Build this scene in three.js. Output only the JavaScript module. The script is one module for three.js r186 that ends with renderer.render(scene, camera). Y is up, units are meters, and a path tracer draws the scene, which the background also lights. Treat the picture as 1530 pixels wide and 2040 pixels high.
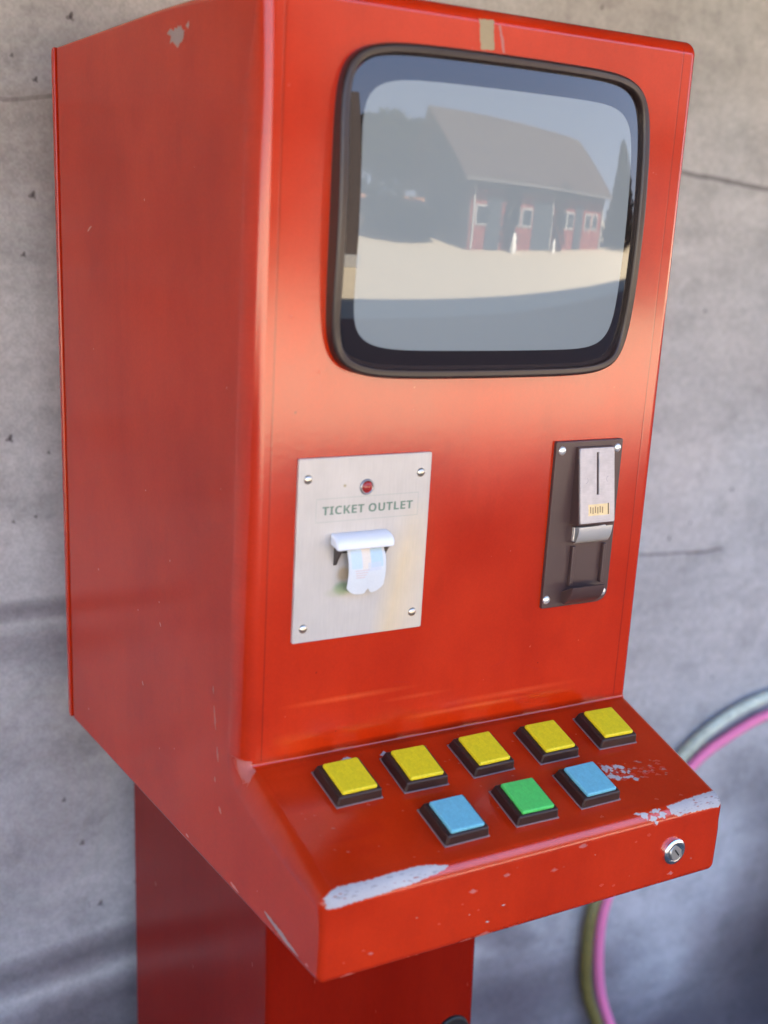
import * as THREE from 'three';
import { RoundedBoxGeometry } from 'three/addons/geometries/RoundedBoxGeometry.js';
import { mergeGeometries } from 'three/addons/utils/BufferGeometryUtils.js';

// ---------------------------------------------------------------- camera, sky, sun, exposure
const scene = new THREE.Scene();
const camera = new THREE.PerspectiveCamera(42.32, 1530 / 2040, 0.05, 600);
camera.position.set(-0.5451, 0.4699, 1.5611);
camera.rotation.order = 'YXZ';
camera.rotation.set(-0.2404, -0.5699, 0.03);
camera.setViewOffset(1530, 2040, 22.4, -168, 1530, 2040);
camera.focus = 1.42; camera.userData.fStop = 3.0;
scene.add(camera);

const SKY_GAIN = 0.40;
const SUN = new THREE.Vector3(-0.14, Math.sin(0.80), -Math.cos(0.80)).normalize();
// clear sky: pale at the horizon, deeper blue overhead, a soft glow round the sun
const SKY_H = 256, SKY_W = 512, skyData = new Float32Array(SKY_W * SKY_H * 4);
for (let j = 0; j < SKY_H; j++) for (let i = 0; i < SKY_W; i++) {
  const el = ((j + 0.5) / SKY_H - 0.5) * Math.PI, az = ((i + 0.5) / SKY_W - 0.5) * 2 * Math.PI, d = new THREE.Vector3(Math.cos(el) * Math.cos(az), Math.sin(el), Math.cos(el) * Math.sin(az));
  const t = Math.pow(Math.max(0, d.y), 0.42), c = Math.max(0, d.dot(SUN)), glow = 0.10 * c ** 6 + 0.5 * c ** 60, o = (j * SKY_W + i) * 4;
  for (let k = 0; k < 3; k++) skyData[o + k] = SKY_GAIN * ([0.68, 0.70, 0.74][k] * (1 - t) + [0.055, 0.235, 0.64][k] * t + glow * [1, 0.95, 0.86][k]);
  skyData[o + 3] = 1;
}
const sky = new THREE.DataTexture(skyData, SKY_W, SKY_H, THREE.RGBAFormat, THREE.FloatType);
sky.mapping = THREE.EquirectangularReflectionMapping; sky.magFilter = THREE.LinearFilter; sky.needsUpdate = true;
scene.background = sky; scene.environment = sky;
const sun = new THREE.DirectionalLight(0xfff4e6, 5);
sun.position.copy(SUN).multiplyScalar(60).add(new THREE.Vector3(4, 0, 8)); sun.target.position.set(4, 0, 8);
sun.castShadow = true; sun.shadow.radius = 1; sun.shadow.mapSize.set(2048, 2048);
Object.assign(sun.shadow.camera, { left: -40, right: 40, top: 40, bottom: -40, near: 1, far: 160 });
scene.add(sun, sun.target);

const renderer = new THREE.WebGLRenderer({ antialias: true });
renderer.toneMapping = THREE.LinearToneMapping;
renderer.toneMappingExposure = 12.5;
renderer.outputColorSpace = THREE.SRGBColorSpace;
renderer.shadowMap.enabled = true;

// ---------------------------------------------------------------- helpers
function rng(seed) { let a = seed >>> 0; return () => { a = (a + 0x6D2B79F5) | 0; let t = Math.imul(a ^ (a >>> 15), 1 | a); t = (t + Math.imul(t ^ (t >>> 7), 61 | t)) ^ t; return ((t ^ (t >>> 14)) >>> 0) / 4294967296; }; }
function hash(x, y, s) { let h = Math.imul(x, 374761393) ^ Math.imul(y, 668265263) ^ Math.imul(s, 974634777); h = Math.imul(h ^ (h >>> 13), 1274126177); return ((h ^ (h >>> 16)) >>> 0) / 4294967296; }
function vnoise(x, y, s) {
  const xi = Math.floor(x), yi = Math.floor(y); let fx = x - xi, fy = y - yi; fx = fx * fx * (3 - 2 * fx); fy = fy * fy * (3 - 2 * fy);
  const a = hash(xi, yi, s), b = hash(xi + 1, yi, s), c = hash(xi, yi + 1, s), d = hash(xi + 1, yi + 1, s);
  return a + (b - a) * fx + (c - a) * fy + (a - b - c + d) * fx * fy;
}
function fbm(x, y, s, n = 4) { let v = 0, a = 0.5, t = 0; for (let i = 0; i < n; i++) { v += a * vnoise(x, y, s + i); t += a; x *= 2.03; y *= 2.03; a *= 0.55; } return v / t; }
const clamp = (v, a = 0, b = 1) => Math.min(b, Math.max(a, v));
const sstep = (a, b, v) => { const t = clamp((v - a) / (b - a)); return t * t * (3 - 2 * t); };
function canvasTex(w, h, draw, srgb = true) {
  const c = document.createElement('canvas'); c.width = w; c.height = h; draw(c.getContext('2d'), w, h);
  const t = new THREE.CanvasTexture(c); if (srgb) t.colorSpace = THREE.SRGBColorSpace;
  t.wrapS = t.wrapT = THREE.ClampToEdgeWrapping; t.magFilter = THREE.LinearFilter; t.anisotropy = 8; return t;
}
// multiply / add per-pixel noise on a canvas
function grain(g, w, h, f) {
  const im = g.getImageData(0, 0, w, h), d = im.data;
  for (let y = 0; y < h; y++) for (let x = 0; x < w; x++) { const i = (y * w + x) * 4; const k = f(x, y, d[i], d[i + 1], d[i + 2]); d[i] = clamp(k[0], 0, 255); d[i + 1] = clamp(k[1], 0, 255); d[i + 2] = clamp(k[2], 0, 255); }
  g.putImageData(im, 0, 0);
}
const used = {};
function numbered(n) { const k = used[n] = (used[n] ?? -1) + 1; return k ? `${n}_${String(k).padStart(3, '0')}` : n; }
function tag(o, label, category, group) { o.userData.label = label; o.userData.category = category; if (group) o.userData.group = group; return o; }
function shade(o) { o.traverse(m => { if (m.isMesh) { m.castShadow = true; m.receiveShadow = true; } }); return o; }
function thing(name, label, category, pos = [0, 0, 0], group) {
  const g = new THREE.Group(); g.name = numbered(name); g.position.set(...pos); scene.add(g); tag(g, label, category, group); return g;
}
// mesh whose geometry is given in world coordinates, put under a parent group of known origin
function part(name, geo, mat, parent, label) {
  const m = new THREE.Mesh(geo, mat); m.name = name; m.castShadow = m.receiveShadow = true;
  parent.add(m); if (label) m.userData.label = label; return m;
}
function merge(list) { return mergeGeometries(list.map(g => { const q = g.index ? g.toNonIndexed() : g.clone(); for (const k of Object.keys(q.attributes)) if (!['position', 'normal', 'uv'].includes(k)) q.deleteAttribute(k); return q; })); }
function box(w, h, d, x, y, z, r = 0) { const g = r ? new RoundedBoxGeometry(w, h, d, 3, r) : new THREE.BoxGeometry(w, h, d); g.translate(x, y, z); return g; }
function planarUV(g, x0, x1, y0, y1) { const p = g.attributes.position, u = new Float32Array(p.count * 2); for (let i = 0; i < p.count; i++) { u[2 * i] = (p.getX(i) - x0) / (x1 - x0); u[2 * i + 1] = (p.getY(i) - y0) / (y1 - y0); } g.setAttribute('uv', new THREE.BufferAttribute(u, 2)); return g; }
function gridGeo(nu, nv, f) { // f(u,v) -> {p:[x,y,z], n:[..]|null, t:[u,v]}
  const P = [], N = [], T = [], I = []; let hasN = true;
  for (let j = 0; j <= nv; j++) for (let i = 0; i <= nu; i++) { const q = f(i / nu, j / nv, i, j); P.push(...q.p); if (q.n) N.push(...q.n); else hasN = false; T.push(...(q.t ?? [i / nu, j / nv])); }
  for (let j = 0; j < nv; j++) for (let i = 0; i < nu; i++) { const a = j * (nu + 1) + i, b = a + 1, c = a + nu + 1, d = c + 1; I.push(a, b, d, a, d, c); }
  const g = new THREE.BufferGeometry(); g.setAttribute('position', new THREE.Float32BufferAttribute(P, 3)); g.setAttribute('uv', new THREE.Float32BufferAttribute(T, 2)); g.setIndex(I);
  if (hasN) g.setAttribute('normal', new THREE.Float32BufferAttribute(N, 3)); else g.computeVertexNormals();
  return g;
}
const std = (color, roughness, o = {}) => new THREE.MeshStandardMaterial({ color: Array.isArray(color) ? new THREE.Color().setRGB(...color) : color, roughness, ...o });
const phys = (color, roughness, o = {}) => new THREE.MeshPhysicalMaterial({ color: Array.isArray(color) ? new THREE.Color().setRGB(...color) : color, roughness, ...o });

const V3 = (x, y, z) => new THREE.Vector3(x, y, z);
function leafy(R, blobs, n, s) { // many small leaf faces spread through lumps
  const P = [], N = [], I = [];
  for (let i = 0; i < n; i++) {
    const b = blobs[Math.floor(R() * blobs.length)]; let d = V3(R() * 2 - 1, R() * 2 - 1, R() * 2 - 1); if (d.length() > 1) { i--; continue; } d.normalize().multiplyScalar(0.55 + 0.45 * Math.sqrt(R()));
    const c = V3(b[0] + d.x * b[3], b[1] + d.y * b[4], b[2] + d.z * b[3]), a = V3(R() - 0.5, R() - 0.5, R() - 0.5).normalize(), e = V3(R() - 0.5, R() - 0.5, R() - 0.5).cross(a).normalize(), k = s * (0.6 + 0.8 * R()), n3 = a.clone().cross(e), v = P.length / 3;
    for (const [p, q] of [[-1, 0], [0, 0.5], [1, 0], [0, -0.5]]) { const w = c.clone().addScaledVector(a, p * k).addScaledVector(e, q * k); P.push(w.x, w.y, w.z); N.push(n3.x, n3.y, n3.z); } I.push(v, v + 1, v + 2, v, v + 2, v + 3);
  }
  const g = new THREE.BufferGeometry(); g.setAttribute('position', new THREE.Float32BufferAttribute(P, 3)); g.setAttribute('normal', new THREE.Float32BufferAttribute(N, 3)); g.setAttribute('uv', new THREE.Float32BufferAttribute(new Float32Array(P.length / 3 * 2), 2)); g.setIndex(I); return g;
}
const leafM = c => std(c, 0.8, { side: THREE.DoubleSide });

// ---------------------------------------------------------------- large structure: ground, wall
const G = -1.12;                                     // ground level; y = 0 is the back edge of the key deck
{
  const tex = canvasTex(1024, 1024, (g, w, h) => {
    g.fillStyle = '#c5b79a'; g.fillRect(0, 0, w, h);
    grain(g, w, h, (x, y, r, gg, b) => { const k = 0.82 + 0.36 * vnoise(x / 2.4, y / 2.4, 5) * (0.6 + 0.4 * vnoise(x / 60, y / 60, 9)); return [r * k, gg * k, b * k]; });
  });
  tex.wrapS = tex.wrapT = THREE.RepeatWrapping; tex.repeat.set(160, 160);
  const m = new THREE.Mesh(new THREE.CircleGeometry(220, 64).rotateX(-Math.PI / 2).translate(0, G, 0), std(0xffffff, 0.95, { map: tex }));
  m.name = 'gravel_ground'; m.userData.kind = 'structure'; m.receiveShadow = true; scene.add(m);
  const ap = new THREE.Mesh(box(44, 0.16, 5.4, 6, G - 0.06, 2.58), std([0.075, 0.058, 0.046], 0.9));  // unseen dark strip, added to cut light bounced onto the lower wall
  ap.name = 'pavement'; ap.userData.kind = 'structure'; ap.receiveShadow = ap.castShadow = true; scene.add(ap);
}
const WZ = -0.12, WX0 = -0.7, WY0 = -1.15, WS = 2.6; // wall face, texture tile
{
  const px = v => (v[0] - WX0) / WS * 2048, py = v => 2048 - (v[1] - WY0) / WS * 2048;
  const R = rng(11);
  const pits = []; for (let i = 0; i < 620; i++) pits.push([R() * 2048, R() * 2048, 0.7 + 2.0 * R() ** 3 * (R() < 0.12 ? 1.9 : 1), R() * 3]);
  for (const [x, y, r] of [[0.066, 0.763, 4.6], [0.02, 0.686, 3], [0.012, 0.55, 4.4], [-0.002, 0.478, 3], [-0.028, 0.248, 4.5], [0.08, -0.43, 4], [0.03, -0.26, 3], [0.055, -0.33, 3.5], [0.09, -0.18, 3], [0.921, 0.877, 3], [1.2, 0.42, 3.4], [1.31, 0.1, 3.6], [1.16, 0.02, 4], [1.21, 0.045, 3]]) pits.push([px([x]), py([0, y]), r, 1]);
  const draw = (bump) => (g, w, h) => {
    g.fillStyle = bump ? '#909090' : '#b2afae'; g.fillRect(0, 0, w, h);
    const dark = (a) => bump ? `rgba(70,70,70,${a})` : `rgba(62,56,58,${a})`;
    if (!bump) {
      const stainAndShade = (x, y, rx, ry, a, rot = 0, c = '58,50,56') => { g.save(); g.translate(px([x]), py([0, y])); g.rotate(rot); g.scale(rx / WS * 2048, ry / WS * 2048); const gr = g.createRadialGradient(0, 0, 0.05, 0, 0, 1); gr.addColorStop(0, `rgba(${c},${a})`); gr.addColorStop(0.55, `rgba(${c},${a * 0.6})`); gr.addColorStop(1, `rgba(${c},0)`); g.fillStyle = gr; g.beginPath(); g.arc(0, 0, 1, 0, 7); g.fill(); g.restore(); };
      // uneven dark foot of the wall: dirt streaks and painted-in shade
      for (let i = 0; i < 60; i++) stainAndShade(-0.7 + 2.6 * R(), -1.1 + 0.42 * R() * R(), 0.10 + 0.24 * R(), 0.06 + 0.16 * R(), 0.28);
      stainAndShade(0.05, -0.505, 0.34, 0.035, 0.55, -0.09); stainAndShade(0.10, -0.585, 0.36, 0.045, 0.62, -0.07); stainAndShade(0, -0.66, 0.4, 0.07, 0.6); stainAndShade(0, 0.02, 0.3, 0.018, 0.38); stainAndShade(0.02, -0.03, 0.2, 0.03, 0.22);
      stainAndShade(1.62, -0.62, 0.22, 0.36, 0.55, 0.3, '62,56,56'); stainAndShade(1.50, -0.95, 0.26, 0.18, 0.6, 0, '52,46,48'); stainAndShade(1.45, -0.52, 0.16, 0.09, 0.35, 0.35, '96,92,94'); stainAndShade(1.70, -0.75, 0.2, 0.4, 0.6, 0.2, '46,41,42');  // shadowy lower right of the wall, painted in as dark patches
      stainAndShade(0.80, -0.66, 0.13, 0.04, 0.4, 0.4); stainAndShade(0.03, 0.62, 0.22, 0.2, 0.16); stainAndShade(0.0, -0.25, 0.2, 0.3, 0.15); stainAndShade(0.78, -0.79, 0.12, 0.05, 0.3);
    }
    const wob = (pts, wd, a) => { g.strokeStyle = dark(a); g.lineWidth = wd; g.beginPath(); for (let k = 0; k < pts.length - 1; k++) for (let t = 0; t <= 30; t++) { const x = pts[k][0] + (pts[k + 1][0] - pts[k][0]) * t / 30, y = pts[k][1] + (pts[k + 1][1] - pts[k][1]) * t / 30 + 0.004 * (fbm(x * 26, k * 3.7, 7) - 0.5); (k + t) ? g.lineTo(px([x]), py([0, y])) : g.moveTo(px([x]), py([0, y])); } g.stroke(); };
    wob([[0.7, 0.668], [1.13, 0.645], [1.36, 0.628], [1.9, 0.60]], 6, 0.42); wob([[0.9, 0.004], [1.10, -0.004], [1.24, -0.012], [1.3, -0.01]], 4, 0.38); wob([[-0.7, 0.655], [-0.02, 0.66], [0.06, 0.672], [0.3, 0.68]], 4, 0.22);
    for (const [x, y, r, e] of pits) { for (let q = 0; q < 4; q++) { g.fillStyle = dark(0.30 + 0.12 * (r > 2.5)); g.beginPath(); const a = e * 5 + q * 2.1, o = r * 0.42; g.ellipse(x + o * Math.cos(a), y + o * Math.sin(a), r * (0.45 + 0.12 * q), r * (0.34 + 0.08 * ((q + e) % 2)), a, 0, 7); g.fill(); } }
    grain(g, w, h, (x, y, r, gg, b) => {
      const n = fbm(x / 210, y / 150, 21, 5), m = vnoise(x / 9, y / 7, 33), f = vnoise(x / 2.2, y / 2.2, 35), st = fbm(x / 240, y / 26, 51, 4);
      const blot = sstep(0.56, 0.74, fbm(x / 46, y / 34, 71, 4));
      if (bump) { const k = (n - 0.5) * 40 + (m - 0.5) * 26 + (f - 0.5) * 22; return [r + k, gg + k, b + k]; }
      const k = 1 + (n - 0.5) * 0.20 + (m - 0.5) * 0.07 + (f - 0.5) * 0.10 + (st - 0.5) * 0.13 - blot * 0.06; const c = (fbm(x / 300, y / 260, 91, 3) - 0.5) * 9;
      return [r * k + c, gg * k, b * k - c * 0.6];
    });
  };
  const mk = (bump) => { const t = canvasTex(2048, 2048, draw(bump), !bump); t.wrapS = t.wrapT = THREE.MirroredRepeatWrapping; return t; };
  const g = box(46, 6.75, 0.4, 6, G + 6.75 / 2, WZ - 0.2); const p = g.attributes.position, u = g.attributes.uv, nn = g.attributes.normal;
  for (let i = 0; i < p.count; i++) u.setXY(i, (Math.abs(nn.getX(i)) > 0.5 ? p.getZ(i) : p.getX(i) - WX0) / WS, (p.getY(i) - WY0) / WS);
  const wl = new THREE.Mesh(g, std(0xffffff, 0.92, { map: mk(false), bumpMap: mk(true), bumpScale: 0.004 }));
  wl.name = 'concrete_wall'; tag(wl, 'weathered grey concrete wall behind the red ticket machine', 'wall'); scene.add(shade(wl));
}

{ // unseen eave, added to cut sky light on the machine and wall
  const t = thing('eave', 'added deep eave on the concrete wall, unseen, shading the machine from above', 'roof', [6, 1.14, WZ]);
  const wood = std([0.24, 0.24, 0.245], 0.9);
  part('soffit', box(44, 0.10, 1.45, 0, 0.05, 0.73), wood, t); part('fascia', box(44, 0.20, 0.04, 0, 0.09, 1.475), std([0.12, 0.08, 0.06], 0.8), t);
  for (let i = 0; i < 9; i++) part('bracket', box(0.10, 0.10, 1.3, -17.4 + i * 4, -0.052, 0.66), wood, t);
}

// ---------------------------------------------------------------- the ticket machine
const W = 0.5, H = 0.7072, Dt = 0.517, Db = 0.4844, ZF = 0.6472, YF = -0.0686, ZL = 0.6413, YL = -0.1561, YB = -0.0927, ZB = 0.0115;
const YB2 = YB + (YL - YB) * ZB / ZL;
const basis = (o, ey) => { const ex = V3(1, 0, 0); ey = ey.clone().normalize(); return new THREE.Matrix4().makeBasis(ex, ey, ex.clone().cross(ey)).setPosition(o); };
const MF = basis(V3(0, 0, Db), V3(0, H, Dt - Db));          // front panel: (x, height, out)
const MD = basis(V3(0, 0, Db), V3(0, -YF, Db - ZF));        // key deck: (x, -distance from the panel, out)
const ML = basis(V3(0, YF, ZF), V3(0, YF - YL, ZF - ZL));   // lip: (x, -distance from its top edge, out)
const LD = Math.hypot(YF, ZF - Db), LL = Math.hypot(YL - YF, ZL - ZF), LF = Math.hypot(H, Dt - Db);

// paint
const RED = [182, 41, 6];
function chip(g, pts, R, jag = 3, fill = 'rgb(205,196,196)') { // pts in canvas pixels: closed outline made ragged
  g.fillStyle = fill; g.beginPath(); let first = true;
  for (let i = 0; i < pts.length; i++) { const a = pts[i], b = pts[(i + 1) % pts.length], L = Math.hypot(b[0] - a[0], b[1] - a[1]), n = Math.max(1, Math.round(L / 4)); for (let k = 0; k < n; k++) { const t = k / n, x = a[0] + (b[0] - a[0]) * t + (R() - 0.5) * jag, y = a[1] + (b[1] - a[1]) * t + (R() - 0.5) * jag; first ? g.moveTo(x, y) : g.lineTo(x, y); first = false; } }
  g.closePath(); g.fill();
}
function paintCanvas(w, h, wornFrom, marks, seed) { // [colour, roughness, bump] of a painted sheet with its wear
  const out = [];
  for (const kind of ['colour', 'rough', 'bump']) out.push(canvasTex(w, h, (g) => {
    g.fillStyle = kind === 'colour' ? `rgb(${RED})` : kind === 'rough' ? 'rgb(36,36,36)' : 'rgb(150,150,150)'; g.fillRect(0, 0, w, h);
    const R = rng(seed);
    const fills = { colour: c => c, rough: () => 'rgb(190,190,190)', bump: () => 'rgb(96,96,96)' }[kind];
    marks(g, R, (c) => fills(c), kind);
    grain(g, w, h, (x, y, r, gg, b) => {
      const n = fbm(x / 150, y / 190, seed, 4) - 0.5, f = vnoise(x / 2.5, y / 2.5, seed + 3) - 0.5, o = vnoise(x / 7, y / 7, seed + 5) - 0.5;
      if (kind === 'bump') { const k = o * 16 + f * 6 + n * 14; return [r + k, gg + k, b + k]; }
      if (kind === 'rough') { const k = n * 22 + f * 4 + (wornFrom && y > wornFrom ? 8 : 0); return [r + k, gg + k, b + k]; }
      const st = fbm(x / 16, y / 420, seed + 21, 3) - 0.5, dk = sstep(0.62, 0.8, fbm(x / 34, y / 60, seed + 31, 4)); const k = 1 + n * 0.15 + f * 0.04 + st * 0.03 - dk * 0.025; return [r * k + n * 6, gg * k + n * 10, b * k + n * 7];
    });
  }, kind === 'colour'));
  return out;
}
function paintMat([map, roughnessMap, bumpMap], gloss = 1, bumpScale = 0.0002) { return phys(0xffffff, 1, { map, roughnessMap, bumpMap, bumpScale, ior: 1.6, specularIntensity: gloss }); }

// profile of the cabinet (z, y) with rounded corners, walked from the back bottom over the top to the front and under
const RX = 0.017;
const prof = (() => {
  const C = [[ZB, YB2, 0.003, 0.003], [ZB, H, 0.004, 0.004], [Dt, H, 0.014, 0.012, 0.013], [Db, 0, 0.0035, RX, 0.030], [ZF, YF, 0.017, 0.0155, 0.0165], [ZL, YL, 0.010, 0.009]];
  const n = C.length, out = []; let sharp = 0;
  for (let i = 0; i < n; i++) {
    const [z, y, r, bev, ins = bev] = C[i], p = C[(i + n - 1) % n], q = C[(i + 1) % n];
    let ax = p[0] - z, ay = p[1] - y, bx = q[0] - z, by = q[1] - y; const la = Math.hypot(ax, ay), lb = Math.hypot(bx, by); ax /= la; ay /= la; bx /= lb; by /= lb;
    const ang = Math.acos(clamp(ax * bx + ay * by, -1, 1)), t = r / Math.tan(ang / 2);
    const cr = ax * by - ay * bx;                       // sign says convex or concave
    const n1 = [ay, -ax], n2 = [-by, bx];               // outward normals of the two sides (walk is clockwise in z,y)
    const convex = cr > 0; const cx = z + (ax + bx) / Math.hypot(ax + bx, ay + by) * r / Math.sin(ang / 2), cy = y + (ay + by) / Math.hypot(ax + bx, ay + by) * r / Math.sin(ang / 2);
    const K = 10; const N1 = n1, N2 = n2;
    for (let k = 0; k <= K; k++) {
      const f = k / K, a0 = Math.atan2(N1[1], N1[0]); let da = Math.atan2(N2[1], N2[0]) - a0; while (da > Math.PI) da -= 2 * Math.PI; while (da < -Math.PI) da += 2 * Math.PI;
      const a = a0 + da * f, nx = Math.cos(a), ny = Math.sin(a), sgn = convex ? 1 : -1;
      out.push({ z: cx + sgn * nx * r, y: cy + sgn * ny * r, nz: nx, ny, s: sharp - t + 2 * t * f, bev, ins });
    }
    // intermediate points on the straight run keep the bevel changing slowly
    const m = 24; for (let k = 1; k < m; k++) { const f = k / m, tq = q[2]; out.push({ z: z + bx * lb * f, y: y + by * lb * f, nz: n2[0], ny: n2[1], s: sharp + lb * f, bev: 0, lerp: [bev, q[3], f], ins: i === 2 ? ins + (q[4] - ins) * sstep(0, 0.14, f) : i === 3 ? ins + (q[4] - ins) * sstep(0.3, 1, f) : null, skip: lb * f < t * 1.2 || lb * (1 - f) < 0.03 }); }
    sharp += lb;
  }
  const o2 = out.filter(o => !o.skip); for (const o of o2) if (o.lerp) { const [a, b, f] = o.lerp; if (f === undefined) continue; o.bev = Math.abs(a - b) < 0.006 ? a + (b - a) * f : (f < 0.9 && a < b ? a + (b - a) * sstep(0.55, 0.9, f) : a > b ? a + (b - a) * sstep(0.1, 0.45, f) : b); o.ins ??= o.bev; }
  o2.push({ ...o2[0], s: sharp - 0.0 + o2[0].s });
  return { pts: o2, total: sharp };
})();
const S_TOP = (H - YB2) + (Dt - ZB);                    // sharp path length at the top front edge
const S0 = S_TOP - 0.05, S1 = S_TOP + LF + LD + LL + 0.03;
const sFront = y => S_TOP + LF - y, sDeck = d => S_TOP + LF + d, sLip = s => S_TOP + LF + LD + s;
const origin = [0.25, G, 0.2];
const machine = thing('ticket_machine', 'red ticket machine on a pedestal with built-in screen and coloured push buttons', 'ticket machine', origin);
const local = new THREE.Matrix4().makeTranslation(-origin[0], -origin[1], -origin[2]);
const put = (name, geo, mat, parent = machine, label) => part(name, geo.applyMatrix4(local), mat, parent, label);

const KX = 1700, KW = Math.round(W * KX), KH = Math.round((S1 - S0) * KX);
const skinMaps = paintCanvas(KW, KH, (sDeck(0.004) - S0) * KX, (g, R, fill, kind) => {
  const P = (x, s) => [x * KX, (s - S0) * KX], F = (x, y) => P(x, sFront(y)), D = (x, d) => P(x, sDeck(d)), L = (x, d) => P(x, sLip(d));
  const pale = fill('rgb(176,168,164)'), cream = fill('rgb(150,134,106)'), pink = fill('rgb(180,92,82)');
  if (kind === 'colour') { // softer rubbed zones, blotches, a darker line along the deck crease
    const rub = (p, rx, ry, c) => { g.save(); g.translate(...p); g.scale(rx * KX, ry * KX); const gr = g.createRadialGradient(0, 0, 0, 0, 0, 1); gr.addColorStop(0, c); gr.addColorStop(1, c.replace(/[\d.]+\)$/, '0)')); g.fillStyle = gr; g.beginPath(); g.arc(0, 0, 1, 0, 7); g.fill(); g.restore(); };
    rub(F(0.12, 0.056), 0.09, 0.004, 'rgba(235,120,70,0.4)'); rub(F(0.33, 0.03), 0.11, 0.004, 'rgba(235,110,70,0.35)'); rub(F(0.2, 0.045), 0.05, 0.003, 'rgba(230,110,70,0.3)'); rub(F(0.27, 0.022), 0.1, 0.003, 'rgba(235,120,80,0.35)'); rub(F(0.06, 0.012), 0.03, 0.02, 'rgba(220,80,40,0.25)');
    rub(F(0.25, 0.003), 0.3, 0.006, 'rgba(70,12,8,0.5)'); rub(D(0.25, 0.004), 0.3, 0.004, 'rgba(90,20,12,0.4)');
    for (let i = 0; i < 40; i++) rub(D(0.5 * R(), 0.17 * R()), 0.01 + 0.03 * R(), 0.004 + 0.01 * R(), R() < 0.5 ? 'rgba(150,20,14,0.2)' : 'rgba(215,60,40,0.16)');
    // worn front edge of the deck, pinkish along its middle
    for (let i = 0; i < 50; i++) rub(L(0.10 + 0.33 * i / 50, -0.001), 0.014, 0.0045, 'rgba(214,104,104,0.30)');
  }
  for (const x of [0.0215, W - 0.0215]) { g.strokeStyle = kind === 'colour' ? 'rgba(84,16,8,0.5)' : kind === 'bump' ? 'rgb(40,40,40)' : fill('rgb(0,0,0)'); g.lineWidth = kind === 'bump' ? 3.2 : 1.8; g.beginPath(); g.moveTo(...F(x, 0.70)); g.lineTo(...F(x, 0.004)); if (kind !== 'rough') g.stroke(); }
  // cream patch and scratch near the top
  chip(g, [F(0.2205, 0.698), F(0.2375, 0.699), F(0.2385, 0.685), F(0.2401, 0.6724), F(0.2247, 0.6706)], R, 2.2, cream);
  chip(g, [F(0.2425, 0.695), F(0.2455, 0.694), F(0.2500, 0.682), F(0.2525, 0.671), F(0.250, 0.671), F(0.2465, 0.683)], R, 1.5, fill('rgb(170,104,98)'));
  // deck edge chips
  chip(g, [L(0.004, -0.006), L(0.02, -0.013), L(0.05, -0.0115), L(0.10, -0.0135), L(0.118, -0.012), L(0.138, -0.005), L(0.13, -0.001), L(0.10, 0.004), L(0.06, 0.0065), L(0.03, 0.008), L(0.005, 0.0095)], R, 2.6, pale);
  chip(g, [L(0.42, -0.009), L(0.45, -0.012), L(0.5, -0.015), L(0.5, 0.004), L(0.49, 0.008), L(0.46, 0.006), L(0.43, 0.0065), L(0.422, 0.002)], R, 3.2, pale);
  if (kind === 'colour') for (let i = 0; i < 60; i++) { const left = i < 34, x = left ? 0.012 + 0.11 * R() : 0.43 + 0.066 * R(), d = (left ? -0.009 : -0.008) + 0.011 * R(), r = 0.0006 + 0.0018 * R() * R(); chip(g, [L(x - r * 2.4, d), L(x, d - r * 0.7), L(x + r * 2.4, d + r * 0.2), L(x, d + r * 0.8)], R, 2, i % 4 ? 'rgba(138,130,128,0.7)' : 'rgba(150,84,74,0.8)'); }
  for (const [x, d, w, h] of [[0.385, -0.004, 0.007, 0.006], [0.395, 0.002, 0.006, 0.005], [0.402, -0.006, 0.008, 0.004], [0.409, 0.001, 0.006, 0.006], [0.378, -0.008, 0.004, 0.003], [0.398, 0.008, 0.003, 0.003]]) chip(g, [L(x - w, d), L(x, d - h), L(x + w, d - 0.001), L(x + w * 0.4, d + h)], R, 5, pale);
  // ragged patch beside the right blue button and specks
  for (let i = 0; i < 46; i++) { const x = 0.384 + 0.030 * R() ** 1.3, d = 0.094 + 0.022 * R() + (x - 0.384) * 0.25, r = 0.001 + 0.0032 * R(); chip(g, [D(x - r, d), D(x, d - r * 0.7), D(x + r, d + r * 0.3), D(x, d + r)], R, 4, pale); }
  for (let i = 0; i < 20; i++) { const x = 0.412 + 0.05 * R(), d = 0.099 + 0.028 * R(), r = 0.0008 + 0.0013 * R(); chip(g, [D(x - r * 2, d), D(x, d - r), D(x + r * 2, d + r)], R, 2, fill('rgb(170,110,102)')); }
  chip(g, [D(0.105, 0.014), D(0.113, 0.010), D(0.119, 0.015), D(0.111, 0.018)], R, 3, pale); chip(g, [D(0.148, 0.018), D(0.156, 0.013), D(0.16, 0.018), D(0.154, 0.022)], R, 3, pale);
  chip(g, [D(0.336, 0.094), D(0.345, 0.088), D(0.352, 0.092), D(0.343, 0.098)], R, 3, pale);
  chip(g, [P(0.001, sFront(0.006)), P(0.012, sFront(0.004)), P(0.013, sDeck(0.006)), P(0.004, sDeck(0.012))], R, 4, fill('rgb(180,92,82)'));
  // lip and its lower edge
  for (let i = 0; i < 22; i++) { const x = 0.02 + 0.46 * R(), d = R() < 0.5 ? LL - 0.004 + 0.006 * R() : 0.008 + 0.07 * R(), r = 0.0006 + 0.0016 * R() * R(); chip(g, [L(x - r * 2.2, d), L(x, d - r), L(x + r * 2.2, d + r * 0.4), L(x, d + r)], R, 2, i % 3 ? pink : pale); }
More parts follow.
